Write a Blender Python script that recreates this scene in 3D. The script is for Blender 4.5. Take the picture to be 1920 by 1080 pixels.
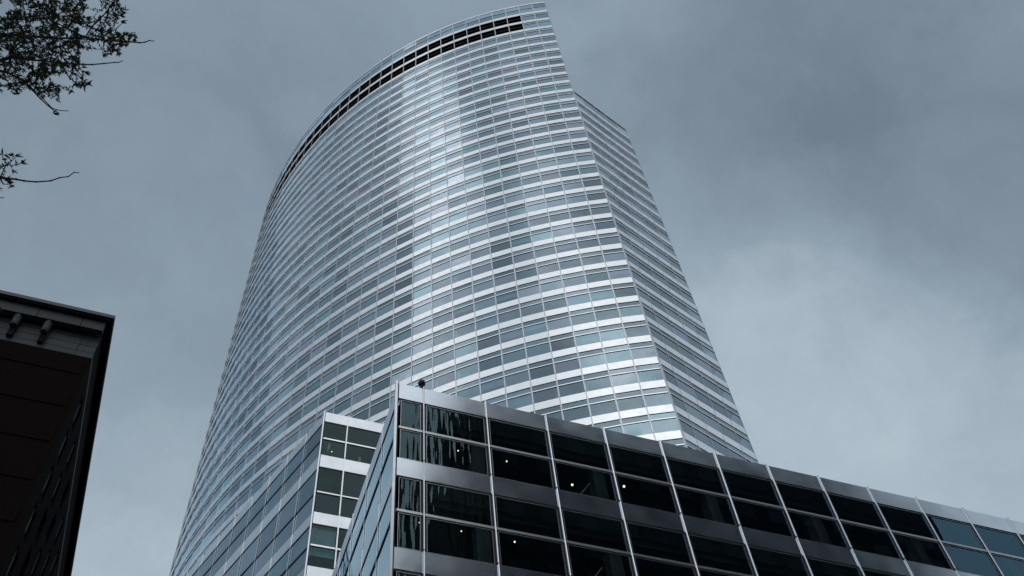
import bpy, math, random
from mathutils import Vector, Matrix
random.seed(7)
S = bpy.context.scene
for o in list(bpy.data.objects): bpy.data.objects.remove(o)

# ------------------------------------------------------------------ camera
R = Matrix(((0.9366332612737293, -0.24096685074136193, -0.2542697597425383),
            (-0.3419010806456887, -0.7869023097214913, -0.5137006969124066),
            (-0.07630062, 0.56808426, -0.81942570)))
FPX = 1816.0
CAM = Vector((0.0, 0.0, 1.6))
cd = bpy.data.cameras.new('camera'); cam = bpy.data.objects.new('camera', cd)
S.collection.objects.link(cam); S.camera = cam
cam.matrix_world = Matrix.Translation(CAM) @ R.to_4x4()
cd.sensor_width = 36.0; cd.lens = 36.0 * FPX / 1920.0
cd.clip_start = 0.1; cd.clip_end = 6000

# ------------------------------------------------------------------ light
SUN_AZ = math.radians(-12); SUN_EL = math.radians(40)      # azimuth from -Y towards +X
sdir = Vector((math.sin(SUN_AZ)*math.cos(SUN_EL), -math.cos(SUN_AZ)*math.cos(SUN_EL), math.sin(SUN_EL)))
sl = bpy.data.lights.new('sun', 'SUN'); so = bpy.data.objects.new('sun', sl); S.collection.objects.link(so)
sl.energy = 0.5; sl.angle = math.radians(150); sl.color = (1.0, 0.97, 0.93)
so.rotation_euler = sdir.to_track_quat('Z', 'Y').to_euler(); so.location = (0, 0, 300)

W = bpy.data.worlds.new('World'); S.world = W; W.use_nodes = True
nt = W.node_tree; N = nt.nodes; L = nt.links
for n in list(N): N.remove(n)
def nd(t, **k):
    n = N.new(t)
    for a, b in k.items(): setattr(n, a, b)
    return n
def lk(a, b): L.new(a, b)
out = nd('ShaderNodeOutputWorld'); bg = nd('ShaderNodeBackground'); bg.inputs[1].default_value = 0.1
lk(bg.outputs[0], out.inputs[0])
sky = nd('ShaderNodeTexSky'); sky.sky_type = 'NISHITA'; sky.sun_disc = False
sky.sun_elevation = SUN_EL; sky.sun_rotation = math.atan2(sdir.x, sdir.y)
tc = nd('ShaderNodeTexCoord'); D0 = tc.outputs['Generated']
def mth(op, a, b=None, c=None, clamp=False):
    m = nd('ShaderNodeMath', operation=op, use_clamp=clamp)
    for i, v in enumerate((a, b, c)):
        if v is None: continue
        if isinstance(v, (int, float)): m.inputs[i].default_value = v
        else: lk(v, m.inputs[i])
    return m.outputs[0]
def noise(scale, det, rough, vec, dist=0.0):
    n = nd('ShaderNodeTexNoise'); n.inputs['Scale'].default_value = scale; n.inputs['Detail'].default_value = det
    n.inputs['Roughness'].default_value = rough; n.inputs['Distortion'].default_value = dist
    lk(vec, n.inputs['Vector']); return n
w0 = noise(2.2, 4, .5, D0)
vm = nd('ShaderNodeVectorMath', operation='MULTIPLY_ADD'); lk(w0.outputs['Color'], vm.inputs[0])
vm.inputs[1].default_value = (.34, .34, .34)
vs = nd('ShaderNodeVectorMath', operation='ADD'); lk(D0, vs.inputs[0]); vs.inputs[1].default_value = (-.17, -.17, -.17)
lk(vs.outputs[0], vm.inputs[2])
w1 = noise(9.0, 6, .6, D0)
vm2 = nd('ShaderNodeVectorMath', operation='MULTIPLY_ADD'); lk(w1.outputs['Color'], vm2.inputs[0]); vm2.inputs[1].default_value = (.13, .13, .13)
vs2 = nd('ShaderNodeVectorMath', operation='ADD'); lk(vm.outputs[0], vs2.inputs[0]); vs2.inputs[1].default_value = (-.065, -.065, -.065)
lk(vs2.outputs[0], vm2.inputs[2]); DW = vm2.outputs[0]           # warped direction
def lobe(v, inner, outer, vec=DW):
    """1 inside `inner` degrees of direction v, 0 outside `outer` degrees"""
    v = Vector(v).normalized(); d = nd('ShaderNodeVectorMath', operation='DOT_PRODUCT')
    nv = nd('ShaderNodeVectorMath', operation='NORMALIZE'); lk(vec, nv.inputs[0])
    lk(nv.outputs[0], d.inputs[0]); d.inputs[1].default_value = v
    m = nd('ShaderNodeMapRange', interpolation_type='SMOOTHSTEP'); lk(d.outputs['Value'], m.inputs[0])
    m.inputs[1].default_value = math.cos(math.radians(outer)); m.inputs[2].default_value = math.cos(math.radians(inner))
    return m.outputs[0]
sep = nd('ShaderNodeSeparateXYZ'); lk(DW, sep.inputs[0])
g = nd('ShaderNodeMapRange', interpolation_type='SMOOTHSTEP'); lk(sep.outputs[2], g.inputs[0])
g.inputs[1].default_value = 0.90; g.inputs[2].default_value = 0.60
fb = noise(3.1, 6, .55, DW, .3).outputs['Fac']
f = mth('MULTIPLY_ADD', g.outputs[0], .62, mth('MULTIPLY_ADD', fb, 0.95, -.36))
fine = noise(9.0, 5, .6, DW, .2).outputs['Fac']
f = mth('MULTIPLY_ADD', fine, .30, mth('ADD', f, -.15))
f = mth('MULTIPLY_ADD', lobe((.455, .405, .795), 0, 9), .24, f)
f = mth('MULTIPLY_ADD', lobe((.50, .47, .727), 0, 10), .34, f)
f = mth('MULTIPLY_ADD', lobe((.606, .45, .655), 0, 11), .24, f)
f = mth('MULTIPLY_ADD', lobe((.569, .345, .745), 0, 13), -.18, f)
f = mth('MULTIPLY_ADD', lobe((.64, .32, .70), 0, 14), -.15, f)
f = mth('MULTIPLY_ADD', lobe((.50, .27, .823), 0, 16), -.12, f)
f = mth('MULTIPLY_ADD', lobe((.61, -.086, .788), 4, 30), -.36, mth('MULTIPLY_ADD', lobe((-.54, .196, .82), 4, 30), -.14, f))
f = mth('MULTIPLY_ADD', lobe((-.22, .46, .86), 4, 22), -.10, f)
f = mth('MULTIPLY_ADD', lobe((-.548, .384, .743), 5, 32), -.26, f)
f = mth('MULTIPLY_ADD', f, .62, .26)
f = mth('ADD', f, mth('MULTIPLY_ADD', noise(5.0, 7, .6, DW, .4).outputs['Fac'], .34, -.17), None, clamp=True)
cr = nd('ShaderNodeValToRGB'); lk(f, cr.inputs[0])
e = cr.color_ramp.elements
e[0].position = 0; e[0].color = (.165, .218, .275, 1)
e[1].position = 1; e[1].color = (.52, .62, .69, 1)
m_ = cr.color_ramp.elements.new(.50); m_.color = (.290, .368, .442, 1)
def vscale(c, s):
    v = nd('ShaderNodeVectorMath', operation='SCALE'); lk(c, v.inputs[0])
    if isinstance(s, float): v.inputs['Scale'].default_value = s
    else: lk(s, v.inputs['Scale'])
    return v.outputs[0]
def dirv(az, el):
    a, b = math.radians(az), math.radians(el)
    return (math.sin(a)*math.cos(b), -math.cos(a)*math.cos(b), math.sin(b))
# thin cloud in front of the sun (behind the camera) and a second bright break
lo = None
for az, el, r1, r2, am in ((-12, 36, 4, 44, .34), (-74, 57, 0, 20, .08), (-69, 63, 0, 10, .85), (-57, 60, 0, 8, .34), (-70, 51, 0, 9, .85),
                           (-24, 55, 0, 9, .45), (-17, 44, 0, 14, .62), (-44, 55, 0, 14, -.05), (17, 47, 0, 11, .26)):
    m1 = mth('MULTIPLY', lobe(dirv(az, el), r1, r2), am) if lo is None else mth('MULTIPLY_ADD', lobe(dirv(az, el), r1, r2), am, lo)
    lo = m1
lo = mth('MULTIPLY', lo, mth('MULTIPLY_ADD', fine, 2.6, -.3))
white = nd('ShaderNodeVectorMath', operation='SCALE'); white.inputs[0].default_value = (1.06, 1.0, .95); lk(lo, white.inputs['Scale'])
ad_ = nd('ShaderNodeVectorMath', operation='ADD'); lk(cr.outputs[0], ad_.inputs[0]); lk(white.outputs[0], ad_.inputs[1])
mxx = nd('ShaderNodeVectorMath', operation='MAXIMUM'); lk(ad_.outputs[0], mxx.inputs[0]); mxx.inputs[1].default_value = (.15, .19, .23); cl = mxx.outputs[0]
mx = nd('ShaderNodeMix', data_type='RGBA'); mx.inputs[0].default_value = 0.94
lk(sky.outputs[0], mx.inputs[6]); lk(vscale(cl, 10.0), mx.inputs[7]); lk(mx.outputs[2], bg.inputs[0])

S.render.engine = 'CYCLES'
S.view_settings.view_transform = 'Standard'; S.view_settings.look = 'None'
S.view_settings.exposure = 0.0; S.view_settings.gamma = 1.0
S.cycles.max_bounces = 10; S.cycles.transparent_max_bounces = 16
S.render.resolution_x = 1024; S.render.resolution_y = 576

# ------------------------------------------------------------------ helpers
C = S.collection
def ray(px, py):
    return (R @ Vector((px-960, -(py-540), -FPX))).normalized()
def at_y(px, py, y): d = ray(px, py); return CAM + d*(y/d.y)
def at_d(px, py, d): return CAM + ray(px, py)*d
def proj(p):
    c = R.transposed() @ (Vector(p)-CAM)
    if c.z > -.1: return None
    return (960 - FPX*c.x/c.z, 540 + FPX*c.y/c.z)
def poly_area(q):
    a = 0
    for i in range(len(q)): a += q[i][0]*q[(i+1) % len(q)][1]-q[(i+1) % len(q)][0]*q[i][1]
    return abs(a)/2
class MB:
    def __init__(s): s.v = []; s.f = []; s.m = []
    def poly(s, ps, m=0):
        i = len(s.v); s.v += [tuple(p) for p in ps]; s.f.append(tuple(range(i, i+len(ps)))); s.m.append(m)
    def box(s, o, a, b, c, m=0):
        """box from corner o along edge vectors a, b, c"""
        o, a, b, c = map(Vector, (o, a, b, c)); i = len(s.v)
        if a.cross(b).dot(c) < 0: a, b = b, a
        s.v += [tuple(o+x) for x in (Vector((0,0,0)), a, a+b, b, c, a+c, a+b+c, b+c)]
        for f in ((3,2,1,0), (4,5,6,7), (0,1,5,4), (1,2,6,5), (2,3,7,6), (3,0,4,7)):
            s.f.append(tuple(i+k for k in f)); s.m.append(m)
    def pane(s, ps, n, m=0):
        """quad whose face normal looks along n (outdoors)"""
        ps = [Vector(p) for p in ps]
        if (ps[1]-ps[0]).cross(ps[2]-ps[0]).dot(n) < 0: ps.reverse()
        s.poly(ps, m)
    def tube(s, p, q, r0, r1, n=6, m=0, cap=True):
        p, q = Vector(p), Vector(q); d = (q-p)
        if d.length < 1e-6: return
        d.normalize(); u = d.orthogonal().normalized(); w = d.cross(u); i = len(s.v)
        for c, r in ((p, r0), (q, r1)):
            for k in range(n):
                a = 2*math.pi*k/n; s.v.append(tuple(c+(u*math.cos(a)+w*math.sin(a))*r))
        for k in range(n):
            s.f.append((i+k, i+(k+1) % n, i+n+(k+1) % n, i+n+k)); s.m.append(m)
        if cap:
            s.f.append(tuple(i+k for k in reversed(range(n)))); s.m.append(m)
            s.f.append(tuple(i+n+k for k in range(n))); s.m.append(m)
    def lathe(s, c, prof, n=20, m=0):
        """profile of (radius, height) turned about the vertical through c"""
        c = Vector(c); i = len(s.v)
        for r, h in prof:
            for k in range(n):
                a = 2*math.pi*k/n; s.v.append((c.x+r*math.cos(a), c.y+r*math.sin(a), c.z+h))
        for j in range(len(prof)-1):
            for k in range(n):
                s.f.append((i+j*n+k, i+j*n+(k+1) % n, i+(j+1)*n+(k+1) % n, i+(j+1)*n+k)); s.m.append(m)
    def prism(s, pts, z0, z1, m=0, caps=True):
        n = len(pts)
        for k in range(n):
            a, b = pts[k], pts[(k+1) % n]
            s.poly([(a[0], a[1], z0), (b[0], b[1], z0), (b[0], b[1], z1), (a[0], a[1], z1)], m)
        if caps:
            s.poly([(p[0], p[1], z1) for p in pts], m); s.poly([(p[0], p[1], z0) for p in reversed(pts)], m)
    def build(s, name, mats, parent=None, smooth=False):
        off = Vector((0, 0, 0)); q = parent
        while q is not None: off += q.location; q = q.parent
        me = bpy.data.meshes.new(name)
        me.from_pydata([tuple(Vector(v)-off) for v in s.v], [], s.f)
        if not isinstance(mats, (list, tuple)): mats = [mats]
        for m in mats: me.materials.append(m)
        me.polygons.foreach_set('material_index', s.m)
        if smooth: me.polygons.foreach_set('use_smooth', [True]*len(s.f))
        me.update(); o = bpy.data.objects.new(name, me); C.objects.link(o); o.parent = parent
        return o
def thing(name, label, cat, loc, group=None):
    o = bpy.data.objects.new(name, None); C.objects.link(o); o.location = loc
    o.empty_display_size = .5; o['label'] = label; o['category'] = cat
    if group: o['group'] = group
    return o
def tag(o, label, cat, group=None):
    o['label'] = label; o['category'] = cat
    if group: o['group'] = group
    return o

# ------------------------------------------------------------------ materials
def mat(name):
    m = bpy.data.materials.new(name); m.use_nodes = True
    t = m.node_tree
    for n in list(t.nodes): t.nodes.remove(n)
    o = t.nodes.new('ShaderNodeOutputMaterial'); return m, t, o
def setin(t, n, k, v):
    if v is None: return
    if hasattr(v, 'is_linked') or hasattr(v, 'links'): t.links.new(v, n.inputs[k])
    else: n.inputs[k].default_value = v
def principled(name, col, rough=.5, metal=0.0, var=.0, nscale=4.0, rvar=0.0, bump=0.0, bscale=20.0, stretch=(1,1,1), spec=.5):
    m, t, o = mat(name); b = t.nodes.new('ShaderNodeBsdfPrincipled'); t.links.new(b.outputs[0], o.inputs[0])
    b.inputs['Roughness'].default_value = rough; b.inputs['Metallic'].default_value = metal
    b.inputs['Specular IOR Level'].default_value = spec
    ge = t.nodes.new('ShaderNodeNewGeometry')
    mp = t.nodes.new('ShaderNodeMapping'); mp.inputs['Scale'].default_value = stretch
    t.links.new(ge.outputs['Position'], mp.inputs[0])
    n = t.nodes.new('ShaderNodeTexNoise'); n.inputs['Scale'].default_value = nscale; n.inputs['Detail'].default_value = 5
    t.links.new(mp.outputs[0], n.inputs['Vector'])
    ad = t.nodes.new('ShaderNodeMath'); ad.operation = 'ADD'
    t.links.new(n.outputs['Fac'], ad.inputs[0]); t.links.new(ge.outputs['Random Per Island'], ad.inputs[1])
    mr = t.nodes.new('ShaderNodeMapRange'); t.links.new(ad.outputs[0], mr.inputs[0])
    mr.inputs[1].default_value = .3; mr.inputs[2].default_value = 1.7
    mr.inputs[3].default_value = 1-var; mr.inputs[4].default_value = 1+var
    vsn = t.nodes.new('ShaderNodeVectorMath'); vsn.operation = 'SCALE'; vsn.inputs[0].default_value = col[:3]
    t.links.new(mr.outputs[0], vsn.inputs['Scale']); t.links.new(vsn.outputs[0], b.inputs['Base Color'])
    if rvar:
        r2 = t.nodes.new('ShaderNodeMapRange'); t.links.new(n.outputs['Fac'], r2.inputs[0])
        r2.inputs[1].default_value = .3; r2.inputs[2].default_value = .7
        r2.inputs[3].default_value = rough-rvar; r2.inputs[4].default_value = rough+rvar
        t.links.new(r2.outputs[0], b.inputs['Roughness'])
    if bump:
        n2 = t.nodes.new('ShaderNodeTexNoise'); n2.inputs['Scale'].default_value = bscale; n2.inputs['Detail'].default_value = 3
        t.links.new(mp.outputs[0], n2.inputs['Vector'])
        bp = t.nodes.new('ShaderNodeBump'); bp.inputs['Distance'].default_value = bump
        t.links.new(n2.outputs['Fac'], bp.inputs['Height']); t.links.new(bp.outputs[0], b.inputs['Normal'])
    return m
def glass(name, ior, base, scale, tint, tintvar=.15, wave=0.0, wscale=(1,1,1), refl=(.93,.97,1.0), rvar=.25, refl2=None, rough=0.0):
    """clear coated pane: mirror share = base + scale*Fresnel, the rest passes tinted"""
    m, t, o = mat(name); ge = t.nodes.new('ShaderNodeNewGeometry')
    fr = t.nodes.new('ShaderNodeFresnel'); fr.inputs[0].default_value = ior
    ma = t.nodes.new('ShaderNodeMath'); ma.operation = 'MULTIPLY_ADD'; t.links.new(fr.outputs[0], ma.inputs[0])
    ma.inputs[1].default_value = scale; ma.inputs[2].default_value = base
    oi = t.nodes.new('ShaderNodeObjectInfo'); a1_ = t.nodes.new('ShaderNodeMath'); a1_.operation = 'ADD'
    t.links.new(ge.outputs['Random Per Island'], a1_.inputs[0]); t.links.new(oi.outputs['Random'], a1_.inputs[1])
    rn = t.nodes.new('ShaderNodeMath'); rn.operation = 'FRACT'; t.links.new(a1_.outputs[0], rn.inputs[0])
    mr = t.nodes.new('ShaderNodeMapRange'); t.links.new(rn.outputs[0], mr.inputs[0])
    mr.inputs[3].default_value = 1-rvar; mr.inputs[4].default_value = 1+rvar*.6
    mu = t.nodes.new('ShaderNodeMath'); mu.operation = 'MULTIPLY'; mu.use_clamp = True
    t.links.new(ma.outputs[0], mu.inputs[0]); t.links.new(mr.outputs[0], mu.inputs[1])
    gl = t.nodes.new('ShaderNodeBsdfGlossy'); gl.inputs['Roughness'].default_value = rough; gl.inputs['Color'].default_value = (*refl, 1)
    tr = t.nodes.new('ShaderNodeBsdfTransparent')
    hs = t.nodes.new('ShaderNodeMix'); hs.data_type = 'RGBA'
    wn = t.nodes.new('ShaderNodeTexWhiteNoise'); wn.noise_dimensions = '1D'; t.links.new(rn.outputs[0], wn.inputs['W'])
    t.links.new(wn.outputs['Value'], hs.inputs[0])
    hs.inputs[6].default_value = (tint[0]*(1-tintvar), tint[1], tint[2]*(1-tintvar*.3), 1)
    hs.inputs[7].default_value = (tint[0]*(1+tintvar), tint[1]*(1-tintvar*.6), tint[2], 1)
    t.links.new(hs.outputs[2], tr.inputs[0])
    if refl2:
        h2 = t.nodes.new('ShaderNodeMix'); h2.data_type = 'RGBA'; sp_ = t.nodes.new('ShaderNodeSeparateColor')
        t.links.new(wn.outputs['Color'], sp_.inputs[0]); t.links.new(sp_.outputs[1], h2.inputs[0])
        h2.inputs[6].default_value = (*refl, 1); h2.inputs[7].default_value = (*refl2, 1); t.links.new(h2.outputs[2], gl.inputs['Color'])
    mi = t.nodes.new('ShaderNodeMixShader'); t.links.new(mu.outputs[0], mi.inputs[0])
    t.links.new(tr.outputs[0], mi.inputs[1]); t.links.new(gl.outputs[0], mi.inputs[2]); t.links.new(mi.outputs[0], o.inputs[0])
    if wave:
        mp = t.nodes.new('ShaderNodeMapping'); mp.inputs['Scale'].default_value = wscale
        t.links.new(ge.outputs['Position'], mp.inputs[0])
        of = t.nodes.new('ShaderNodeVectorMath'); of.operation = 'ADD'; t.links.new(mp.outputs[0], of.inputs[0])
        sc = t.nodes.new('ShaderNodeVectorMath'); sc.operation = 'SCALE'; sc.inputs['Scale'].default_value = 37.0
        t.links.new(wn.outputs['Color'], sc.inputs[0]); t.links.new(sc.outputs[0], of.inputs[1])
        n = t.nodes.new('ShaderNodeTexNoise'); n.inputs['Scale'].default_value = 1.0; n.inputs['Detail'].default_value = 1.0
        t.links.new(of.outputs[0], n.inputs['Vector'])
        bp = t.nodes.new('ShaderNodeBump'); bp.inputs['Distance'].default_value = wave
        t.links.new(n.outputs['Fac'], bp.inputs['Height'])
        t.links.new(bp.outputs[0], gl.inputs['Normal'])
    return m
M = {}
M['band'] = principled('brushed_steel', (.76, .785, .80), .30, 1.0, .07, 1.2, .06)
M['band_step'] = principled('stepped_block_steel', (.66, .69, .72), .28, 1.0, .06, 1.2, .06)
M['band_pod'] = principled('satin_steel_panel', (.56, .62, .68), .17, 1.0, .03, .8, .03)
M['mullion'] = principled('mullion_steel', (.52, .55, .58), .34, 1.0, .12, 3.0, .05)
M['mullion_pod'] = principled('polished_fin_steel', (.58, .61, .64), .22, 1.0, .06, 3.0, .04)
M['frame'] = principled('pane_frame_metal', (.55, .58, .60), .3, 1.0, .08, 3.0)
M['gasket'] = principled('black_gasket', (.012, .014, .017), .6, 0.0, .2)
M['louvre'] = principled('louvre_metal', (.018, .017, .019), .65, 0.0, .3)
M['louvre_rail'] = principled('louvre_rail_metal', (.16, .13, .12), .5, .5, .2)
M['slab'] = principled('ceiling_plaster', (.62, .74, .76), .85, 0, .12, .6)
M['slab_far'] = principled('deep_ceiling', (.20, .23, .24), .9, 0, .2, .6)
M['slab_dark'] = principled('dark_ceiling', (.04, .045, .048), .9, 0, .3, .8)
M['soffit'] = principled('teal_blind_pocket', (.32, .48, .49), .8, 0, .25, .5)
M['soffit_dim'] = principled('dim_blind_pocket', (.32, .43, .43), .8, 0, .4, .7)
M['core'] = principled('core_wall', (.10, .115, .12), .9, 0, .3, .3)
M['pale'] = principled('pale_interior_paint', (.75, .80, .80), .6, 0, .1)
M['blind'] = principled('roller_blind_cloth', (.50, .56, .58), .9, 0, .25, 1.0)
M['g_tower'] = glass('tower_glass', 1.5, .17, 2.0, (.52, .82, .88), .18, wave=.0030, wscale=(1.0, 1.0, .6), rvar=.34, refl=(.58,.88,1.0), refl2=(.72,.84,1.0))
M['g_flat'] = glass('tower_side_glass', 1.5, .13, 1.6, (.42, .64, .72), .16, refl2=(.70,.84,1.0), wave=.0025, wscale=(1.2, 1.2, .5), rvar=.25, refl=(.78,.93,1.0))
M['g_step'] = glass('stepped_block_glass', 1.45, .0, 1.0, (.55, .78, .76), .12, wave=.001, wscale=(1, 1, .5), rvar=.12, refl=(.60,.86,.92))
M['g_stepside'] = glass('stepped_block_side_glass', 1.5, .15, 1.4, (.50, .74, .76), .12, wave=.001, wscale=(1, 1, .5), rvar=.18, refl=(.62,.86,.95), refl2=(.74,.84,.95))
M['g_pod'] = glass('podium_glass', 1.55, .04, .9, (.68, .82, .82), .1, wave=.0015, wscale=(1.0, .3, .45), rvar=.06, refl=(.40,.74,1.0))
M['g_podwavy'] = glass('heat_bent_podium_glass', 1.55, .02, .85, (.68, .82, .82), .1, wave=.015, wscale=(4.6, .3, .5), rvar=.06, refl=(.55,.85,.95))
M['g_podside'] = glass('podium_side_glass', 1.55, .36, .9, (.40, .56, .54), .06, wave=.0006, wscale=(.3, 1.0, .6), rvar=.05, refl=(.72,.92,1.0))
M['roof'] = principled('roof_membrane', (.16, .16, .16), .9, 0, .2, .3)
M['black'] = principled('black_plastic', (.012, .012, .014), .35, 0, .2)
def emis(name, col, s):
    m, t, o = mat(name); e_ = t.nodes.new('ShaderNodeEmission'); e_.inputs[0].default_value = (*col, 1); e_.inputs[1].default_value = s
    t.links.new(e_.outputs[0], o.inputs[0]); return m
M['lamp'] = emis('warm_lamp', (1.0, .74, .44), 2.6)
M['yellow'] = principled('yellow_painted_steel', (.62, .38, .06), .5, 0, .1)

# ------------------------------------------------------------------ curtain-wall facade
def facade(root, pts, levels, side, glassm, bandm, mullm, o):
    """pts: plan points of the mullions; levels: (top, band_bottom, transom_top, transom_bottom, bottom) per storey;
    side: +1 when the outside is to the right of travel.  Returns the list of window specs."""
    bays = []
    for a, b in zip(pts, pts[1:]):
        a = Vector((a[0], a[1], 0)); b = Vector((b[0], b[1], 0)); u = (b-a); ln = u.length; u.normalize()
        n = Vector((u.y, -u.x, 0))*side; bays.append((a, b, u, n, ln))
    wins = []
    for k, (zt, zb, tt, tb, zl) in enumerate(levels):
        band = MB(); tran = MB(); gk = MB(); gt = MB()
        for i, (a, b, u, n, ln) in enumerate(bays):
            h = Vector((0, 0, 1)); j = .025
            if zt-zb > .02:
                band.box(a+u*j+h*zb-n*.06, u*(ln-2*j), n*(.06+o['proud']), h*(zt-zb-.03))
            if o.get('skip') and o['skip'](i, k): continue
            gk.box(a+h*(zb-.10)-n*.05, u*ln, n*.04, h*.10)
            if tt-tb > .01:
                tran.box(a+u*(o['mw']*.5+.01)+h*tb-n*.03, u*(ln-o['mw']-.02), n*(.03+o['tproud']), h*(tt-tb))
                gt.box(a+h*(tb-.06)-n*.05, u*ln, n*.045, h*.06)
            wins.append((i, k, a, b, u, n, ln, zb-.10, tt, tb-.06, zl))
        bo = band.build('spandrel_band', bandm, root)
        if gk.v: gk.build('shadow_gap', M['gasket'], bo)
        if tran.v: gt.build('shadow_gap', M['gasket'], tran.build('transom', o['tranm'], root))
    mull_pts = [(p, bays[min(i, len(bays)-1)][2], bays[min(i, len(bays)-1)][3]) for i, p in enumerate(pts)]
    for i, (p, u, n) in enumerate(mull_pts):
        if i in o.get('nomull', ()): continue
        if 0 < i < len(bays): n = (bays[i-1][3]+bays[i][3]).normalized(); u = (bays[i-1][2]+bays[i][2]).normalized()
        mb = MB(); p = Vector((p[0], p[1], 0)); w = o['mw']; h = Vector((0, 0, 1))
        for (zt, zb, tt, tb, zl) in levels:
            top = zt + (o.get('overrun', 0) if zt == levels[0][0] else 0)
            bot = zl
            if o['double']:
                for s0 in (-w/2, w/2-w*.34):
                    mb.box(p+u*s0+h*(bot+.05), u*(w*.34), n*o['mproud'], h*(top-bot-.05), 0)
                mb.box(p-u*(w/2)+h*bot-n*.05, u*w, n*(.05+o['mproud']*.45), h*(top-bot), 0)
                mb.box(p-u*(w/2+.004)+h*(bot+.0), u*(w+.008), n*(o['mproud']*.7), h*.05, 1)
            else:
                if o.get('round'):
                    prof = [(math.cos(t_)*w*.5, math.sin(t_)*o['mproud']) for t_ in [math.pi*j/8 for j in range(9)]]
                    za, zz_ = h*(bot+.05), h*(top)
                    for (x1, y1), (x2, y2) in zip(prof, prof[1:]):
                        mb.poly([p+u*x1+n*y1+za, p+u*x2+n*y2+za, p+u*x2+n*y2+zz_, p+u*x1+n*y1+zz_], 0)
                    mb.poly([p+u*x1+n*y1+zz_ for x1, y1 in prof], 0)
                else:
                    mb.box(p-u*w/2+h*(bot+.05), u*w, n*o['mproud'], h*(top-bot-.05), 0)
                mb.box(p-u*(w*.5+.004)+h*bot, u*(w+.008), n*(o['mproud']-.01), h*.05, 1)
                mb.box(p-u*(w*.5+o['gap'])+h*bot-n*.08, u*(w+2*o['gap']), n*.06, h*(top-bot), 1)
        mb.build('mullion', [mullm, M['gasket']], root)
    return wins
def add_windows(root, wins, glassm, o):
    """the 100 windows that show largest become parts, the rest one part of kind stuff"""
    sc = []
    for w in wins:
        i, k, a, b, u, n, ln, z1, tt, tb, z0 = w; h = Vector((0, 0, 1))
        q = [proj(p) for p in (a+h*z0, b+h*z0, b+h*z1, a+h*z1)]
        ar = 0
        if all(q):
            cx = sum(p[0] for p in q)/4; cy = sum(p[1] for p in q)/4
            if 0 < cx < 1920 and 0 < cy < 1080 and o['vis'](cx, cy): ar = poly_area(q)
            elif any(0 < p[0] < 1920 and 0 < p[1] < 1080 for p in q): ar = poly_area(q)*.02
        sc.append((ar, w))
    order = sorted(range(len(sc)), key=lambda j: -sc[j][0]); big = set(order[:100])
    rest = MB()
    for j, (ar, w) in enumerate(sc):
        i, k, a, b, u, n, ln, z1, tt, tb, z0 = w; h = Vector((0, 0, 1))
        mb = MB() if j in big else rest
        g_ = o['inset']; t0 = a+u*g_; t1 = b-u*g_
        rg = random.Random(i*977+k*31+o['seed']); am = o['tilt']
        segs = [(z1, tt), (tb, z0)] if tt-tb > .01 else [(z1, z0)]
        for (s1, s0) in segs:
            if o['frame']: s1 -= .03; s0 += .03
            ty = rg.uniform(-am, am); tx = rg.uniform(-am, am); d = -.03
            def P(base, z, e): return base+h*z+n*(d+e)
            mb.pane([P(t0, s0, ty+tx), P(t1, s0, -ty+tx), P(t1, s1, -ty-tx), P(t0, s1, ty-tx)], n)
        if o['tick'] and rg.random() < .8:
            c = a+u*(ln*.5); mb.box(c-n*.25+h*z0, u*.05, n*.03, h*rg.uniform(.5, .8), 1)
        if o['tick']:
            for e_ in (0, 1):
                if rg.random() < .42:
                    hh = rg.choice((.35, .45, .6, 1.9)); ww = rg.uniform(.25, .45)
                    c = (t0+u*.05) if e_ == 0 else (t1-u*(ww+.05))
                    mb.box(c-n*.5+h*z0, u*ww, n*.12, h*min(hh, tb-z0-.05), 2)
        if o['blind'] and rg.random() < o['blind']:
            dz = rg.uniform(.3, .9)*(z1-z0); mb.box(t0-n*.3+h*(z1-dz), t1-t0, n*.01, h*dz, 2)
        wo = None
        if j in big: wo = mb.build('window', [o['gsel'](w) if o.get('gsel') else glassm, M['pale'], M['blind']], root)
        if o['frame']:
            fr = MB(); w_ = .014
            for (s1, s0) in segs:
                hh = s1-s0
                fr.box(t0+h*s0-n*.04, t1-t0, n*.045, h*w_); fr.box(t0+h*(s1-w_)-n*.04, t1-t0, n*.045, h*w_)
                fr.box(t0+h*(s0+w_)-n*.04, u*w_, n*.045, h*(hh-2*w_)); fr.box(t1-u*w_+h*(s0+w_)-n*.04, u*w_, n*.045, h*(hh-2*w_))
            if wo: fr.build('frame', M['frame'], wo)
            else:
                bi = len(rest.v); rest.v += fr.v; rest.f += [tuple(bi+x for x in f_) for f_ in fr.f]; rest.m += [3]*len(fr.f)
    if rest.v:
        r = rest.build('window', [glassm, M['pale'], M['blind'], M['frame']], root); r['kind'] = 'stuff'
def inset(pts, side, d, extend=0):
    """plan polyline moved d metres to the inside"""
    res = []
    P = [Vector((p[0], p[1], 0)) for p in pts]
    for i, p in enumerate(P):
        ns = []
        if i > 0: u = (P[i]-P[i-1]).normalized(); ns.append(Vector((u.y, -u.x, 0))*side)
        if i < len(P)-1: u = (P[i+1]-P[i]).normalized(); ns.append(Vector((u.y, -u.x, 0))*side)
        n = sum(ns, Vector((0, 0, 0))).normalized(); res.append(p-n*d)
    return res
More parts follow.
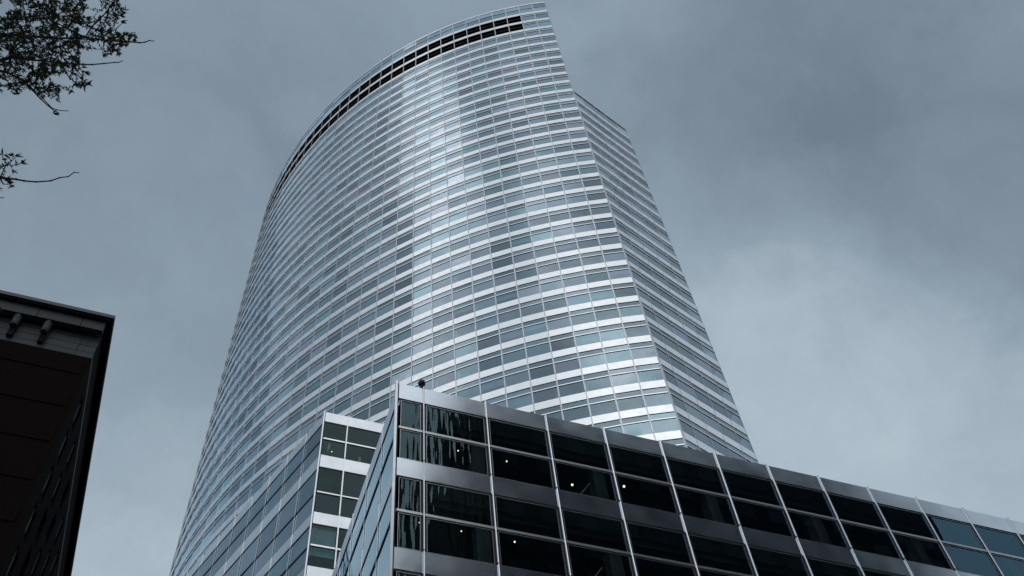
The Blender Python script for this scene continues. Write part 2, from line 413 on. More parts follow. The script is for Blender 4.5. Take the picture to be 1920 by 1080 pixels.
def interiors(root, pts, levels, side, near, far, depth=6.0, lip=.7, drop=.25, name='ceiling'):
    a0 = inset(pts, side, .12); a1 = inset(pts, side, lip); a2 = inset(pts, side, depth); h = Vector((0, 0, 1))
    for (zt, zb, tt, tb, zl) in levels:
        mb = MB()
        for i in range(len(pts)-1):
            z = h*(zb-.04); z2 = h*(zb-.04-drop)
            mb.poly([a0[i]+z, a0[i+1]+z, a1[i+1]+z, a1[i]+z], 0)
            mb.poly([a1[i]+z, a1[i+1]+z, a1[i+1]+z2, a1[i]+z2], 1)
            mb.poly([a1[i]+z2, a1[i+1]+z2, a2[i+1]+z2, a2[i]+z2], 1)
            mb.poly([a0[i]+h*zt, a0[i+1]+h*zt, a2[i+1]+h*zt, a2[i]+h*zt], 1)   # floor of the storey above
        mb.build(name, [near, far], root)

# ------------------------------------------------------------------ ground
ZG = 0.0
def structure(o): o['kind'] = 'structure'; return o
M['asphalt'] = principled('asphalt', (.05, .05, .052), .9, 0, .2, .5, bump=.01, bscale=30)
M['paving'] = principled('granite_paving', (.20, .20, .195), .8, 0, .15, 1.5, bump=.004, bscale=20)
mb = MB(); mb.poly([(-2500, -2500, 0), (2500, -2500, 0), (2500, 2500, 0), (-2500, 2500, 0)]); structure(mb.build('ground', M['asphalt']))
mb = MB(); mb.box((-8.8, -14, .004), (220, 0, 0), (0, 42.2, 0), (0, 0, .12)); structure(mb.build('pavement', M['paving']))
mb = MB(); mb.box((-8.8, -14, .125), (220, 0, 0), (0, .3, 0), (0, 0, .012)); structure(mb.build('kerb', M['roof']))

# ------------------------------------------------------------------ tower
c0 = (86.36, 141.25); r0 = 87.27
zr = [220.76, 215.5, 210.3, 205.5, 200.95, 196.45, 192.05, 187.7, 183.4, 179.1, 174.8, 170.5, 166.2, 161.95, 157.65, 153.3, 148.95]
while zr[-1] > 12: zr.append(zr[-1]-4.415)
zc = [z+1.6 for z in zr]; ZTOP = 228.8
F = 4.4
levels = []
def lev(z, zn, f):     # z: band centre, zn: next band centre
    return (z+.145*f, z-.145*f, z-.145*f-.215*f, z-.145*f-.25*f, zn+.145*f)
levels.append((ZTOP-.05, ZTOP-.75, ZTOP-3.1, ZTOP-3.2, zc[0]+.145*F))
for a, b in zip(zc, zc[1:]): levels.append(lev(a, b, F))
ang = [-115.02]+[-117.06-2.13*i for i in range(0, 39)]
cpts = [(c0[0]+r0*math.cos(math.radians(a)), c0[1]+r0*math.sin(math.radians(a))) for a in ang]
cpts[0] = (49.45, 62.19)
tower = thing('glass_tower', 'tall curved glass and steel skyscraper rising behind the black podium', 'tower', (60, 110, 0))
hd_ = math.radians(18.45); ux, uy = math.cos(hd_), math.sin(hd_)
fpts = [(49.45+ux*s, 62.19+uy*s) for s in (0, 2.42, 5.39, 8.36, 11.33, 13.97)]
def podium_line(x): return 718+.2233*(x-748)
def vis_t(x, y):
    if x > 745: return y < podium_line(x)
    if x > 610: return y < 770+(x-610)*.21
    return y < 775+(610-x)*1.16
optc = dict(proud=.03, tproud=.05, mproud=.07, mw=.17, double=True, tranm=M['band'], overrun=.1,
            skip=lambda i, k: i >= 2 and k in (1, 2))
wins = facade(tower, cpts, levels, -1, None, M['band'], M['mullion'], optc)
add_windows(tower, wins, M['g_tower'], dict(inset=.02, tilt=.006, frame=False, tick=True, blind=.16, seed=3, vis=vis_t))
# dark plant-room louvres under the crown
for k in (1, 2):
    zt, zb, tt, tb, zl = levels[k]
    for i in range(2, len(cpts)-1):
        a, b = Vector((*cpts[i], 0)), Vector((*cpts[i+1], 0)); u = (b-a).normalized(); n = Vector((-u.y, u.x, 0)); h = Vector((0, 0, 1))
        if i >= 2+24: n = n
        mb = MB(); nb = 14; H_ = zb-zl
        mb.poly([a-n*.35+h*zl, b-n*.35+h*zl, b-n*.35+h*zb, a-n*.35+h*zb])
        for q in range(nb):
            z = zl+H_*(q+.2)/nb
            mb.poly([a-n*.04+h*z, b-n*.04+h*z, b-n*.22+h*(z+H_/nb*.75), a-n*.22+h*(z+H_/nb*.75)])
        mb.box(a+h*(zl+H_*.46)-n*.03, b-a, n*.04, h*.07, 1)
        mb.build('louvre', [M['louvre'], M['louvre_rail']], tower)
# flat north-east flank, lower roof
zf = 176.75
flev = [(zf, zf-.55, zf-1.2, zf-1.28, [z for z in zc if z < zf-3][0]+.145*F)]
zz = [z for z in zc if z < zf-3]
for a, b in zip(zz, zz[1:]): flev.append(lev(a, b, F))
optf = dict(optc); optf['skip'] = None; optf['nomull'] = (0,); optf['mw'] = .12; optf['mproud'] = .05
winf = facade(tower, fpts, flev, 1, None, M['band'], M['mullion'], optf)
mb = MB()
# corner post where the two faces meet
P0 = Vector((49.45, 62.19, 0)); mb.box(P0+Vector((-.02, -.16, 1)), (.16, .05, 0), (-.05, .16, 0), (0, 0, ZTOP-1)); mb.build('corner_post', M['mullion'], tower)
# windows of the flank share the parts budget: the curved face shows larger, so they are the remaining windows
rest = MB()
rg = random.Random(5)
for w in winf:
    i, k, a, b, u, n, ln, z1, tt, tb, z0 = w; h = Vector((0, 0, 1))
    for (s1, s0) in ((z1, tt), (tb, z0)):
        e1, e2 = rg.uniform(-.006, .006), rg.uniform(-.006, .006)
        rest.pane([a+u*.02+h*s0+n*(e1-.03), b-u*.02+h*s0+n*(-e1-.03), b-u*.02+h*s1+n*(-e2-.03), a+u*.02+h*s1+n*(e2-.03)], n)
    if rg.random() < .12:
        dz = rg.uniform(.2, .8)*(z1-z0); rest.box(a+u*.03-n*.3+h*(z1-dz), u*(ln-.06), n*.01, h*dz, 1)
r_ = rest.build('window', [M['g_flat'], M['blind']], tower); r_['kind'] = 'stuff'; r_['label'] = 'glass panes of the flat side face'
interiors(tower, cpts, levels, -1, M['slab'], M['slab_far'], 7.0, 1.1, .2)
interiors(tower, fpts, flev, 1, M['slab'], M['slab_far'], 5.0, 1.1, .2)
ci = inset(cpts, -1, 7.0)
back = [(cpts[-1][0]+25, cpts[-1][1]+25), (95, 190), (80, 120)]
# screen wall back and upper roof (heading away from the street corner)
h75 = math.radians(76)
e1 = (49.45+math.cos(h75)*60, 62.19+math.sin(h75)*60)
plan_hi = list(cpts)+[(cpts[-1][0]+30, cpts[-1][1]+10), (75, 165), e1]
def seg_wall(name, a, b, z0, z1, m):
    mb = MB(); mb.poly([(a[0], a[1], z0), (b[0], b[1], z0), (b[0], b[1], z1), (a[0], a[1], z1)]); return mb.build(name, m, tower)
mb = MB()
bp_ = [cpts[-1], (cpts[-1][0]+30, cpts[-1][1]+10), (75, 165), e1, (49.6, 62.35)]
for a, b in zip(bp_, bp_[1:]): mb.poly([(a[0], a[1], 1), (b[0], b[1], 1), (b[0], b[1], ZTOP-.4), (a[0], a[1], ZTOP-.4)])
mb.build('rear_wall', M['band'], tower)
mb = MB(); mb.poly([(p[0], p[1], ZTOP-1.2) for p in [tuple(x[:2]) for x in inset(cpts, -1, .3)]+bp_[1:-1]]); mb.build('roof', M['roof'], tower)
e2 = (fpts[-1][0]+math.cos(h75)*45, fpts[-1][1]+math.sin(h75)*45)
mb = MB()
mb.poly([(fpts[-1][0], fpts[-1][1], 1), (e2[0], e2[1], 1), (e2[0], e2[1], zf-.2), (fpts[-1][0], fpts[-1][1], zf-.2)])
mb.build('side_wall', M['band'], tower)
fi0 = inset(fpts, 1, .3)
mb = MB(); mb.poly([(p[0], p[1], zf-.6) for p in [tuple(x[:2]) for x in fi0]+[e2, e1]]); mb.build('lower_roof', M['roof'], tower)
mb = MB()
for a, b in zip(ci, ci[1:]): mb.poly([(a[0], a[1], 1), (b[0], b[1], 1), (b[0], b[1], ZTOP-1.3), (a[0], a[1], ZTOP-1.3)])
fi = inset(fpts, 1, 5.0)
for a, b in zip(fi, fi[1:]): mb.poly([(a[0], a[1], 1), (b[0], b[1], 1), (b[0], b[1], zf-.7), (a[0], a[1], zf-.7)])
mb.build('core_wall', M['core'], tower)

# ------------------------------------------------------------------ podium building (front right)
YP = 28.244; XC = 7.54; PT = 34.59+1.6
pod = thing('podium_building', 'low black glass podium with steel bands in front of the tower', 'building', (30, 45, 0))
fx = [XC, 8.725]+[11.765+3.0637*i for i in range(0, 16)]
ppts = [(x, YP) for x in fx]
hl = math.radians(88.5)
spts = [(XC, YP)]
for s in (2.95, 6.0, 9.05, 12.1, 15.15, 18.2, 21.25, 24.3): spts.append((XC+math.cos(hl)*s, YP+math.sin(hl)*s))
plev = []
z = PT
while z > 3:
    f_ = 4.8; plev.append((z, z-.217*f_, z-.599*f_, z-.625*f_, z-f_)); z -= f_
def vis_p(x, y): return x > 735 and y > podium_line(x)-2
optp = dict(round=True, proud=.02, tproud=.03, mproud=.10, mw=.095, double=False, gap=.10, tranm=M['frame'], overrun=.03, skip=None, nomull=(0,))
wp = facade(pod, ppts, plev, 1, None, M['band_pod'], M['mullion_pod'], optp)
opts = dict(optp); opts['round'] = False; opts['mw'] = .06; opts['mproud'] = .04; opts['gap'] = .01; opts['nomull'] = (0,)
wpside = facade(pod, spts, plev, -1, None, M['band_pod'], M['mullion'], opts)
add_windows(pod, wp, M['g_pod'], dict(inset=.13, tilt=.003, frame=True, tick=False, blind=0, seed=11, vis=vis_p, gsel=lambda w: M['g_podwavy'] if w[0] <= 1 else M['g_pod']))
rest = MB()
for w in wpside:
    i, k, a, b, u, n, ln, z1, tt, tb, z0 = w; h = Vector((0, 0, 1))
    for (s1, s0) in ((z1, tt), (tb, z0)):
        rest.pane([a+u*.03+h*s0-n*.02, b-u*.03+h*s0-n*.02, b-u*.03+h*s1-n*.02, a+u*.03+h*s1-n*.02], n)
r_ = rest.build('window', [M['g_podside']], pod); r_['kind'] = 'stuff'; r_['label'] = 'pale blue reflecting panes of the alley side'
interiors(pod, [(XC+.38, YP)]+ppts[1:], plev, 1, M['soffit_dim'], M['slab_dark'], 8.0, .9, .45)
# corner post: bright cylinder-edged fin beside a dark joint
mb = MB(); mb.box((XC-.17, YP-.10, 1), (.11, 0, 0), (0, .12, 0), (0, 0, PT-1+.05), 0); mb.box((XC-.06, YP-.02, 1), (.07, 0, 0), (0, .05, 0), (0, 0, PT-1), 1)
mb.build('corner_post', [M['mullion_pod'], M['gasket']], pod)
xe = fx[-1]
mb = MB(); mb.poly([(XC+.3, YP+.3, PT-.5), (xe, YP+.3, PT-.5), (xe, YP+25, PT-.5), (XC+.9, YP+24, PT-.5)]); mb.build('roof', M['roof'], pod)
mb = MB(); mb.poly([(XC+8.5, YP+8, 1), (xe, YP+8, 1), (xe, YP+8, PT-.6), (XC+8.5, YP+8, PT-.6)]); mb.poly([(XC+8.5, YP+8, 1), (XC+9, YP+24, 1), (XC+9, YP+24, PT-.6), (XC+8.5, YP+8, PT-.6)])
mb.build('core_wall', M['slab_dark'], pod)
mb = MB(); mb.poly([(xe, YP, 1), (xe, YP+25, 1), (xe, YP+25, PT), (xe, YP, PT)]); mb.poly([(spts[-1][0], spts[-1][1], 1), (xe, YP+25, 1), (xe, YP+25, PT), (spts[-1][0], spts[-1][1], PT)]); mb.build('rear_wall', M['band_pod'], pod)
# interior columns behind the glass
for i in range(2, len(fx)-1, 2):
    mb = MB(); mb.box((fx[i]-.3, YP+1.3, 1), (.6, 0, 0), (0, .6, 0), (0, 0, PT-2)); mb.build('interior_column', M['core'], pod)
for (px, py, rr) in ((859, 845, .032), (950, 865, .035), (1073, 909, .055), (1170, 912, .06), (786, 980, .022), (865, 996, .028), (965, 1016, .04)):
    c = at_y(px, py, YP+1.0); mb = MB()
    mb.lathe(c, [(0.001, -rr), (rr*.7, -rr*.7), (rr, 0), (rr*.7, rr*.7), (0.001, rr)], 12)
    mb.build('ceiling_lamp', M['lamp'], pod, True)
for (a, b) in (((1104, 906), (1088, 925)), ((1127, 1064), (1105, 1092))):
    A = at_y(*a, YP+1.1); B = at_y(*b, YP+1.1); d = (B-A)
    mb = MB(); mb.box(A, d, (0, .12, 0), Vector((.11, 0, .05))); mb.build('yellow_beam', M['yellow'], pod)

def camera_dome(loc, s, label, cat='camera'):
    """pole-mounted globe camera on the roof edge"""
    t = thing('security_camera', label, cat, loc, 'roof edge globe cameras')
    l = Vector(loc)
    mb = MB(); mb.lathe(l, [(.0, 0), (.16*s, 0), (.16*s, .05*s), (.09*s, .08*s), (.075*s, .30*s), (.0, .30*s)], 16); mb.build('bracket', M['black'], t, True)
    mb = MB(); mb.lathe(l+Vector((0, 0, .28*s)), [(.0, 0), (.07*s, 0), (.13*s, .06*s), (.165*s, .15*s), (.165*s, .20*s), (.12*s, .30*s), (.05*s, .345*s), (0, .35*s)], 20); mb.build('housing', M['black'], t, True)
    mb = MB(); c = l+Vector((0, 0, .45*s)); mb.tube(c, c+Vector((-.3, -.9, -.35)).normalized()*.19*s, .075*s, .06*s, 12); mb.build('lens', M['gasket'], t)
    return t
pc = at_y(791, 727.5, YP+.12); camera_dome((pc.x, pc.y, PT-.01), 1.1, 'black globe camera on the podium roof edge near its corner')

# ------------------------------------------------------------------ stepped block behind, left
B2T = 59.28+1.6; b0 = (8.17, 52.95); hb = math.radians(107.75)
b2 = thing('stepped_block', 'lower glass wing with bright steel bands between podium and curved tower', 'building', (18, 75, 0))
bp2 = [b0]+[(b0[0]+math.cos(hb)*2.935*i, b0[1]+math.sin(hb)*2.935*i) for i in range(1, 15)]
bf = [b0, (10.02, b0[1]), (12.95, b0[1]), (15.9, b0[1]), (18.9, b0[1]), (21.9, b0[1])]
blev = []; z = B2T
for kf in range(13):
    f_ = 5.75 if kf == 1 else 4.8
    if z-f_ < 1: break
    if kf == 1: blev.append((z, z-.222*f_, z-.655*f_, z-.675*f_, z-f_))
    else: blev.append((z, z-.227*f_, z-.615*f_, z-.645*f_, z-f_))
    z -= f_
def vis_b(x, y): return x < 745 and y > 770 and not (x > 680 and y > 900)
optb = dict(proud=.02, tproud=.04, mproud=.10, mw=.10, double=False, gap=.03, tranm=M['band'], overrun=.05, skip=None, nomull=(0,))
wb = facade(b2, bf, blev, 1, None, M['band_step'], M['mullion_pod'], optb)
optbs = dict(optb); optbs['tranm'] = M['gasket']; optbs['tproud'] = .005; optbs['gap'] = .01; optbs['mw'] = .08; optbs['mproud'] = .05; optbs['overrun'] = .35
wbs = facade(b2, bp2, blev, -1, None, M['band_step'], M['mullion_pod'], optbs)
add_windows(b2, wb+wbs, M['g_step'], dict(inset=.05, tilt=.003, frame=False, tick=False, blind=.06, seed=21, vis=vis_b, gsel=lambda w: M['g_stepside'] if w[5].x < -.5 else M['g_step']))
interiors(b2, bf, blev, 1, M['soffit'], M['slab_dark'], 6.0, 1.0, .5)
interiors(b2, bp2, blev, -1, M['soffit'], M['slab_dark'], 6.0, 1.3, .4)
mb = MB(); mb.box((b0[0]-.14, b0[1]-.09, 1), (.10, 0, 0), (0, .11, 0), (0, 0, B2T-1+.05), 0); mb.box((b0[0]-.04, b0[1]-.02, 1), (.05, 0, 0), (0, .05, 0), (0, 0, B2T-1), 1)
mb.build('corner_post', [M['mullion_pod'], M['gasket']], b2)
bi = inset(bp2, -1, 6.0)
mb = MB()
for a, b in zip(bi, bi[1:]): mb.poly([(a[0], a[1], 1), (b[0], b[1], 1), (b[0], b[1], B2T-.5), (a[0], a[1], B2T-.5)])
mb.poly([(bi[0][0], b0[1]+6, 1), (21.9, b0[1]+6, 1), (21.9, b0[1]+6, B2T-.6), (bi[0][0], b0[1]+6, B2T-.6)])
mb.build('core_wall', M['slab_dark'], b2)
mb = MB(); mb.poly([(b0[0]+.2, b0[1]+.3, B2T-.6), (21.9, b0[1]+.3, B2T-.6), (21.9, 75, B2T-.6), (bp2[-1][0]+6, bp2[-1][1], B2T-.6), (bp2[-1][0]+.3, bp2[-1][1], B2T-.6)]); mb.build('roof', M['roof'], b2)
mb = MB(); e_ = bp2[-1]; mb.poly([(e_[0], e_[1], 1), (e_[0]+6, e_[1], 1), (e_[0]+6, e_[1], B2T), (e_[0], e_[1], B2T)]); mb.poly([(21.9, b0[1], 1), (21.9, 75, 1), (21.9, 75, B2T), (21.9, b0[1], B2T)]); mb.build('rear_wall', M['band'], b2)
for (px, py) in ((634, 832), (672, 858)):    # pale painted upright boxes behind the top storey glass
    c = at_y(px-19 if px == 634 else px, py+10, b0[1]+1.6); mb = MB(); mb.box(c, (.16, 0, 0), (0, .5, 0), (0, 0, .7)); mb.build('interior_post', M['pale'], b2)
c = at_y(622, 847, b0[1]+1.2); mb = MB(); mb.lathe(c, [(0.001, -.05), (.05, 0), (0.001, .05)], 10); mb.build('ceiling_lamp', M['lamp'], b2)
q = bp2[0]; s_ = 1.05; camera_dome((q[0]+math.cos(hb)*s_+.15, q[1]+math.sin(hb)*s_, B2T-.02), .7, 'small black globe camera on the left roof edge of the stepped wing')

# ------------------------------------------------------------------ brick building, left edge
M['brick'] = None
def brick_mat():
    m, t, o = mat('dark_brown_brick'); b = t.nodes.new('ShaderNodeBsdfPrincipled'); t.links.new(b.outputs[0], o.inputs[0])
    ge = t.nodes.new('ShaderNodeNewGeometry'); sp = t.nodes.new('ShaderNodeSeparateXYZ'); t.links.new(ge.outputs['Position'], sp.inputs[0])
    ad = t.nodes.new('ShaderNodeMath'); ad.operation = 'ADD'; t.links.new(sp.outputs[0], ad.inputs[0]); t.links.new(sp.outputs[1], ad.inputs[1])
    cb = t.nodes.new('ShaderNodeCombineXYZ'); t.links.new(ad.outputs[0], cb.inputs[0]); t.links.new(sp.outputs[2], cb.inputs[1])
    br_ = t.nodes.new('ShaderNodeTexBrick'); t.links.new(cb.outputs[0], br_.inputs['Vector']); br_.inputs['Scale'].default_value = 1.0
    br_.inputs['Brick Width'].default_value = .24; br_.inputs['Row Height'].default_value = .08; br_.inputs['Mortar Size'].default_value = .008
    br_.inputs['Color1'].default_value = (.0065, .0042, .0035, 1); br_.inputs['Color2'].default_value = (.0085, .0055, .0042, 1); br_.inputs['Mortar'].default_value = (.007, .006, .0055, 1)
    t.links.new(br_.outputs[0], b.inputs['Base Color']); b.inputs['Roughness'].default_value = .92; b.inputs['Specular IOR Level'].default_value = .06
    return m
M['brick'] = brick_mat()
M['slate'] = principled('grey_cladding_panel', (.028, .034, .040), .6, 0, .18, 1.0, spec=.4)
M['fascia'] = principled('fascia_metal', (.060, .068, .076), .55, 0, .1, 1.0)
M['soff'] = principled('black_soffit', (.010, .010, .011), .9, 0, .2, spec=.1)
M['gb'] = glass('hotel_glass', 1.5, .0, .7, (.2, .22, .24), .1)
HR = 60.0+1.6
bk = thing('brick_building', 'dark brown brick building with overhanging grey roof edge, at lower left', 'building', (-25, 65, 0))
XR, YR = -8.78, 48.62                 # roof corner
xb, yb = -9.26, 49.06                 # panel beam face
ZS = HR-.5; ZB = ZS-.98
yw = 49.8; xw = -9.30; ZBR = 56.06+1.6
XL = -45; YBK = 100
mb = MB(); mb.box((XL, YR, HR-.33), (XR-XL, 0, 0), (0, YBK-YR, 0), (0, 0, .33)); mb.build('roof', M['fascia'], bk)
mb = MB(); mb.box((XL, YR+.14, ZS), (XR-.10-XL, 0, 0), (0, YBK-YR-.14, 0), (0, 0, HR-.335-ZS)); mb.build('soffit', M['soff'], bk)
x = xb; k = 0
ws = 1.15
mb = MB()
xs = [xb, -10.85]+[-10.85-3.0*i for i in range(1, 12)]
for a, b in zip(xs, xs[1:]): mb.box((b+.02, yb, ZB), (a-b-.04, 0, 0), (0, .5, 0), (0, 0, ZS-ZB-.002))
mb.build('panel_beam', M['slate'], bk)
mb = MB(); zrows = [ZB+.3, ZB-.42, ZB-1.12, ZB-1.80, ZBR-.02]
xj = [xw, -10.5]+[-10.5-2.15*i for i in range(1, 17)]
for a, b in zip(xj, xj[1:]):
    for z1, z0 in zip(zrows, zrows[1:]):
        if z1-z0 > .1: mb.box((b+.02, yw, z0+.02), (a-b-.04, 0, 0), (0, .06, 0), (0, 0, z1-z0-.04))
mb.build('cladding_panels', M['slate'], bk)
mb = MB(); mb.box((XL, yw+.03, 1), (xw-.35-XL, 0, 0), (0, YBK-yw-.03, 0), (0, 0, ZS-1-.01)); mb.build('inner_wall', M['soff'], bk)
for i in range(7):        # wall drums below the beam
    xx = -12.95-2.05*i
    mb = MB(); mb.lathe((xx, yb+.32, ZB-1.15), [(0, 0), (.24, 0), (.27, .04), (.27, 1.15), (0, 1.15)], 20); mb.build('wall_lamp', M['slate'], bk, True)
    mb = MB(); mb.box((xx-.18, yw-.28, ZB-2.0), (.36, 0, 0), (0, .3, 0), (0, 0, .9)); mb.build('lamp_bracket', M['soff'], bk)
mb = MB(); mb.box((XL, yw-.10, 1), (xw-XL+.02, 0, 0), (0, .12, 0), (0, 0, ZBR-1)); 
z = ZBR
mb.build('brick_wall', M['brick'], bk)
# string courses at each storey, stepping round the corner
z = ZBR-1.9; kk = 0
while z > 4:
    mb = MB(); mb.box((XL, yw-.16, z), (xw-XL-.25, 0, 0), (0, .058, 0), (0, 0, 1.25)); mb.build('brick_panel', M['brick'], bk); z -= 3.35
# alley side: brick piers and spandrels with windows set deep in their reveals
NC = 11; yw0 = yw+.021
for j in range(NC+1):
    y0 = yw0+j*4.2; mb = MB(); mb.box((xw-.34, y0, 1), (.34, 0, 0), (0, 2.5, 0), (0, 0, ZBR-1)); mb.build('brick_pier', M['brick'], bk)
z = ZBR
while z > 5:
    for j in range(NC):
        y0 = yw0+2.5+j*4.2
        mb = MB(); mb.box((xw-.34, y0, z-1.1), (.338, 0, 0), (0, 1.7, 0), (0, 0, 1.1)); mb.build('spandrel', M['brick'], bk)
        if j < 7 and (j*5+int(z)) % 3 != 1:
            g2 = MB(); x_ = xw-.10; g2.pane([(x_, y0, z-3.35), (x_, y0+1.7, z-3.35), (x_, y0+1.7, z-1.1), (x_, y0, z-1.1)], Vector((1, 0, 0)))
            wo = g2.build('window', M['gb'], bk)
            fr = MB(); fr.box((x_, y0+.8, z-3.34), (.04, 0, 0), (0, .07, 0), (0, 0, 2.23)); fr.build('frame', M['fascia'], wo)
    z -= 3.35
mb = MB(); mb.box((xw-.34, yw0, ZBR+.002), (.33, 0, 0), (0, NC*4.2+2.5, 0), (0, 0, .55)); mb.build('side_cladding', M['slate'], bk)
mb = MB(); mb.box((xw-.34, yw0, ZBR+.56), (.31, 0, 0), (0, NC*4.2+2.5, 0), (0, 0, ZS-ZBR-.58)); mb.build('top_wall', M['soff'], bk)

# ------------------------------------------------------------------ block across the street (mirrored in the podium glass)
op = thing('dark_office_block', 'dark office block across the street, seen only mirrored in the black podium windows', 'building', (60, -45, 0))
M['opp'] = principled('dark_stone', (.013, .016, .022), .75, 0, .1, .2)
M['opp_win'] = principled('dark_window', (.012, .016, .02), .15, 0, .2)
M['opp_lit'] = principled('pale_window_blind', (.05, .07, .075), .7, 0, .4)
YO = -25
mb = MB(); mb.box((31.2, YO-45, .13), (65.3, 0, 0), (0, 45, 0), (0, 0, 107)); mb.build('wall', M['opp'], op); mb = MB(); mb.box((96.51, YO-45, .13), (8.8, 0, 0), (0, 45, 0), (0, 0, 99)); mb.build('wall', M['opp'], op)
nw = 0
for zi in range(4, 23):
    for xi in range(14):
        x_ = 35.5+xi*5.0; z_ = 2.5+zi*4.4
        if z_ > 100 or (x_ > 67 and z_ > 92): continue
        nw += 1
        if nw > 290: break
        mb = MB(); lit = random.random() < .25
        mb.box((x_, YO, z_), (2.6, 0, 0), (0, .05, 0), (0, 0, 2.4), 1 if lit else 0)
        if nw <= 98: mb.build('window', [M['opp_win'], M['opp_lit']], op)
        else:
            if nw == 99: orest = MB()
            bi_ = len(orest.v); orest.v += mb.v; orest.f += [tuple(bi_+x for x in f_) for f_ in mb.f]; orest.m += mb.m
orest.build('window', [M['opp_win'], M['opp_lit']], op)['kind'] = 'stuff'

# ------------------------------------------------------------------ tree, upper left
M['bark'] = principled('bark', (.035, .03, .026), .9, 0, .3, 12, spec=.2)
M['leaf'] = principled('young_leaf', (.036, .056, .016), .6, 0, .45, 3, spec=.3)
tree = thing('street_tree', 'street tree with budding leafy branches reaching in at the upper left corner', 'tree', (-9.0, 4.2, 0))
rt = random.Random(42)
base = Vector((-9.0, 4.2, 0))
top = Vector((-8.2, 4.6, 6.0))
mb = MB(); pr = base
prof = [(0, .24), (.4, .19), (2, .17), (4, .15), (6, .13), (8, .10), (10.5, .06), (12.5, .02)]
pts_t = [base+Vector((.10*h_+.12*math.sin(h_*.9), .03*h_+.10*math.cos(h_*.7)-.10, h_)) for h_, _ in prof]
for (a, (h_, r1)), (b, (h2, r2)) in zip(zip(pts_t, prof), zip(pts_t[1:], prof[1:])): mb.tube(a, b, r1, r2, 10)
mb.build('trunk', M['bark'], tree, True)
# skeleton: nodes with parents; main limbs first, then twigs attracted to sampled points
nodes = []      # (pos, parent, radius)
def chain(par, pts, r0_, r1_):
    idx = par; n = len(pts)
    for i, p in enumerate(pts):
        r_ = r0_+(r1_-r0_)*i/max(1, n-1); nodes.append((Vector(p), idx, r_)); idx = len(nodes)-1
    return idx
nodes.append((pts_t[4], -1, .09)); root_i = 0
nodes.append((pts_t[5], 0, .08)); root2 = 1
nodes.append((pts_t[3], 0, .09)); root3 = 2
DD = 10.6
def P(px, py, d=DD): return at_d(px, py, d)
A1 = chain(root2, [P(-330, 190, 11), P(-160, 170, 10.8), P(-60, 130, 10.6), P(22, 107, 10.5), P(60, 112, 10.5), P(110, 117, 10.5)], .030, .007)
chain(A1, [P(140, 120), P(172, 121, 10.6), P(195, 119, 10.6), P(215, 117, 10.65), P(222, 117, 10.65), P(230, 114, 10.7)], .0075, .004)
A2 = chain(root2, [P(-300, 60, 11.3), P(-150, 62, 11), P(-40, 64, 10.9), P(40, 66, 10.8), P(110, 72, 10.7), P(160, 70, 10.6)], .026, .007)
chain(A2, [P(200, 76), P(240, 78), P(262, 80, 10.5), P(272, 79, 10.5), P(280, 76, 10.5), P(288, 77, 10.5)], .0085, .004)
chain(A2, [P(172, 50, 10.6), P(188, 34, 10.5), P(200, 22, 10.5), P(208, 10, 10.4), P(216, 0, 10.4), P(222, -10, 10.4)], .008, .004)
chain(A2, [P(175, 78, 10.7), P(205, 62, 10.8), P(220, 52, 10.8), P(232, 40, 10.8)], .006, .003)
A3 = chain(root2, [P(-250, 210, 10.6), P(-120, 160, 10.3), P(-40, 120, 10.2), P(20, 138, 10.1), P(45, 152, 10)], .022, .007)
chain(A3, [P(62, 170, 10), P(76, 185, 10), P(90, 198, 10), P(100, 206, 10), P(110, 212, 10)], .0075, .004)
chain(A3, [P(80, 184, 10.1), P(98, 203, 10.1), P(112, 207, 10.1), P(127, 208, 10.1)], .005, .0035)
chain(A2, [P(90, 35, 10.8), P(97, 12, 10.8), P(104, 0, 10.8)], .006, .004)
A4 = chain(root3, [P(-260, 420, 10.3), P(-120, 360, 10), P(-40, 330, 9.8), P(0, 333, 9.7)], .035, .010)
chain(A4, [P(30, 336, 9.7), P(45, 339, 9.7), P(68, 341, 9.7), P(95, 339, 9.7), P(112, 333, 9.7), P(128, 331, 9.7), P(139, 323, 9.7), P(148, 324, 9.7)], .0085, .0035)
chain(A4, [P(-8, 318, 9.7), P(12, 309, 9.7), P(22, 301, 9.7), P(33, 292, 9.7)], .005, .003)
chain(A4, [P(12, 309, 9.8), P(30, 310, 9.8), P(42, 305, 9.8)], .004, .003)
chain(root3, [P(-200, 420, 10.2), P(-60, 375, 9.9), P(-10, 370, 9.8), P(7, 371, 9.8)], .02, .0035)
# attraction points inside the leafy mass (several metres deep)
def inside(x, y):
    poly = [(-420, -60), (205, -60), (222, 0), (236, 22), (232, 45), (258, 62), (247, 80), (228, 92), (218, 108), (190, 100), (160, 98), (148, 112), (158, 132), (172, 157), (140, 170), (112, 172), (112, 188), (80, 180), (45, 160), (36, 178), (18, 180), (-10, 165), (-80, 200), (-200, 280), (-420, 260)]
    c = False; j = len(poly)-1
    for i in range(len(poly)):
        xi, yi = poly[i]; xj_, yj = poly[j]
        if (yi > y) != (yj > y) and x < (xj_-xi)*(y-yi)/(yj-yi)+xi: c = not c
        j = i
    return c
att = []
while len(att) < 3000:
    x_, y_ = rt.uniform(-420, 262), rt.uniform(-60, 280)
    if x_ < -40 and rt.random() < .85: continue
    if not inside(x_, y_): continue
    gap = math.sin(x_*.055+1.3)*math.sin(y_*.075+x_*.02+.4)+.35*math.sin(x_*.16)*math.sin(y_*.19+2)
    if gap > (.95 if ((x_-75)/95)**2+((y_-75)/62)**2 < 1 else .50): continue
    if x_ > 150 and rt.random() < .35: continue
    att.append(P(x_, y_, rt.uniform(9.9, 11.6)))
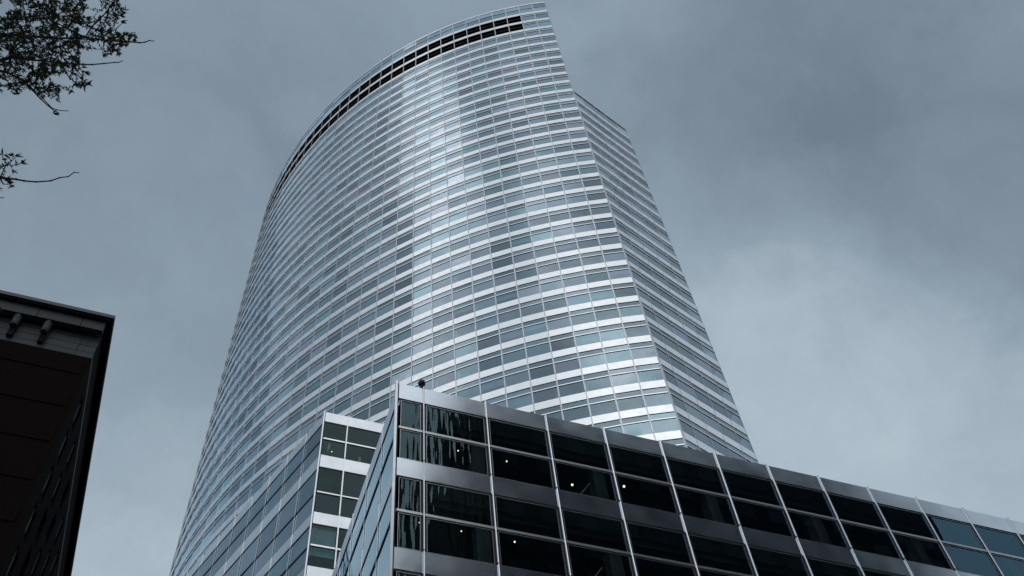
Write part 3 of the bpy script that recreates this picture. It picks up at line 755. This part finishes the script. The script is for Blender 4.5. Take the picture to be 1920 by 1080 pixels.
for q in ((8, 300), (2, 312), (14, 296), (24, 318), (6, 345), (18, 347), (-20, 320), (-12, 340), (30, 300), (3, 290), (-4, 306), (10, 322), (5, 330), (20, 350), (28, 343), (-5, 352), (40, 300), (36, 309), (18, 305), (12, 334), (-10, 296), (25, 292)): att.append(P(*q, rt.uniform(9.6, 9.9)))
rootp = nodes[1][0]
att.sort(key=lambda p: (p-P(30, 90)).length)
tips = []
for p in att:
    bi_, bd = None, 1e9
    for i, (q, pa, r_) in enumerate(nodes):
        if i < 3: continue
        d = (q-p).length
        if d < bd: bd = d; bi_ = i
    q = nodes[bi_][0]; r1 = max(.0022, min(nodes[bi_][2]*.7, .006))
    mid = (q+p)/2+Vector((rt.uniform(-1, 1), rt.uniform(-1, 1), rt.uniform(-1, 1)))*bd*.13
    nodes.append((mid, bi_, r1)); nodes.append((p, len(nodes)-1, r1*.75)); tips.append(len(nodes)-1)
br_m = MB()
for i, (p, pa, r_) in enumerate(nodes):
    if pa < 0: continue
    q, _, rq = nodes[pa]; br_m.tube(q, p, min(rq, max(r_*1.5, r_)), r_, 5, cap=(r_ < .008))
    if r_ < .009:   # bud nodes on the bare twigs
        br_m.lathe(p, [(0, -r_*1.6), (r_*1.7, 0), (0, r_*1.9)], 5)
br_m.build('branches', M['bark'], tree)
lf = MB()
def leaf(p, d, ln, w):
    d = d.normalized(); u = d.orthogonal().normalized(); a = rt.uniform(0, 6.28); u = (u*math.cos(a)+d.cross(u)*math.sin(a)); nn = d.cross(u)
    lf.poly([p, p+d*ln*.4+u*w*.5+nn*w*.12, p+d*ln, p+d*ln*.4-u*w*.5+nn*w*.12])
def rv(): return Vector((rt.gauss(0, 1), rt.gauss(0, 1), rt.gauss(0, 1))).normalized()
for i in tips:
    p, pa, _ = nodes[i]; m0 = nodes[pa][0]; q0 = nodes[nodes[pa][1]][0]
    # beads of opening buds along the twig
    for (s, t_) in ((q0, m0), (m0, p)):
        n = max(1, int((t_-s).length/.024))
        for j in range(n):
            c = s.lerp(t_, (j+rt.random()*.5)/n)+rv()*.006
            for _ in range(3): leaf(c, rv(), rt.uniform(.012, .026), .014)
    if rt.random() < .34:
        ax = (p-m0).normalized()
        for _ in range(rt.randint(6, 9)): leaf(p+rv()*.008, ax*1.0+rv()*.8, rt.uniform(.03, .062), rt.uniform(.012, .020))
for (px, py, dd) in ((105, 211, 10), (36, 291, 9.7), (45, 305, 9.8), (15, 338, 9.7), (20, 341, 9.7), (0, 581, 12), (3, 584, 12), (98, 157, 10.4), (170, 157, 10.6), (165, 136, 10.6), (214, 8, 10.4), (230, 28, 10.7), (232, 40, 10.8), (222, 94, 10.5)):
    p = P(px, py, dd); ax = (P(px+30, py-4, dd)-p).normalized()
    for _ in range(9): leaf(p-ax*.03, ax+rv()*.6, rt.uniform(.04, .08), rt.uniform(.013, .020))
lf.build('leaves', M['leaf'], tree)
print('nodes', len(nodes), 'leaf faces', len(lf.f))
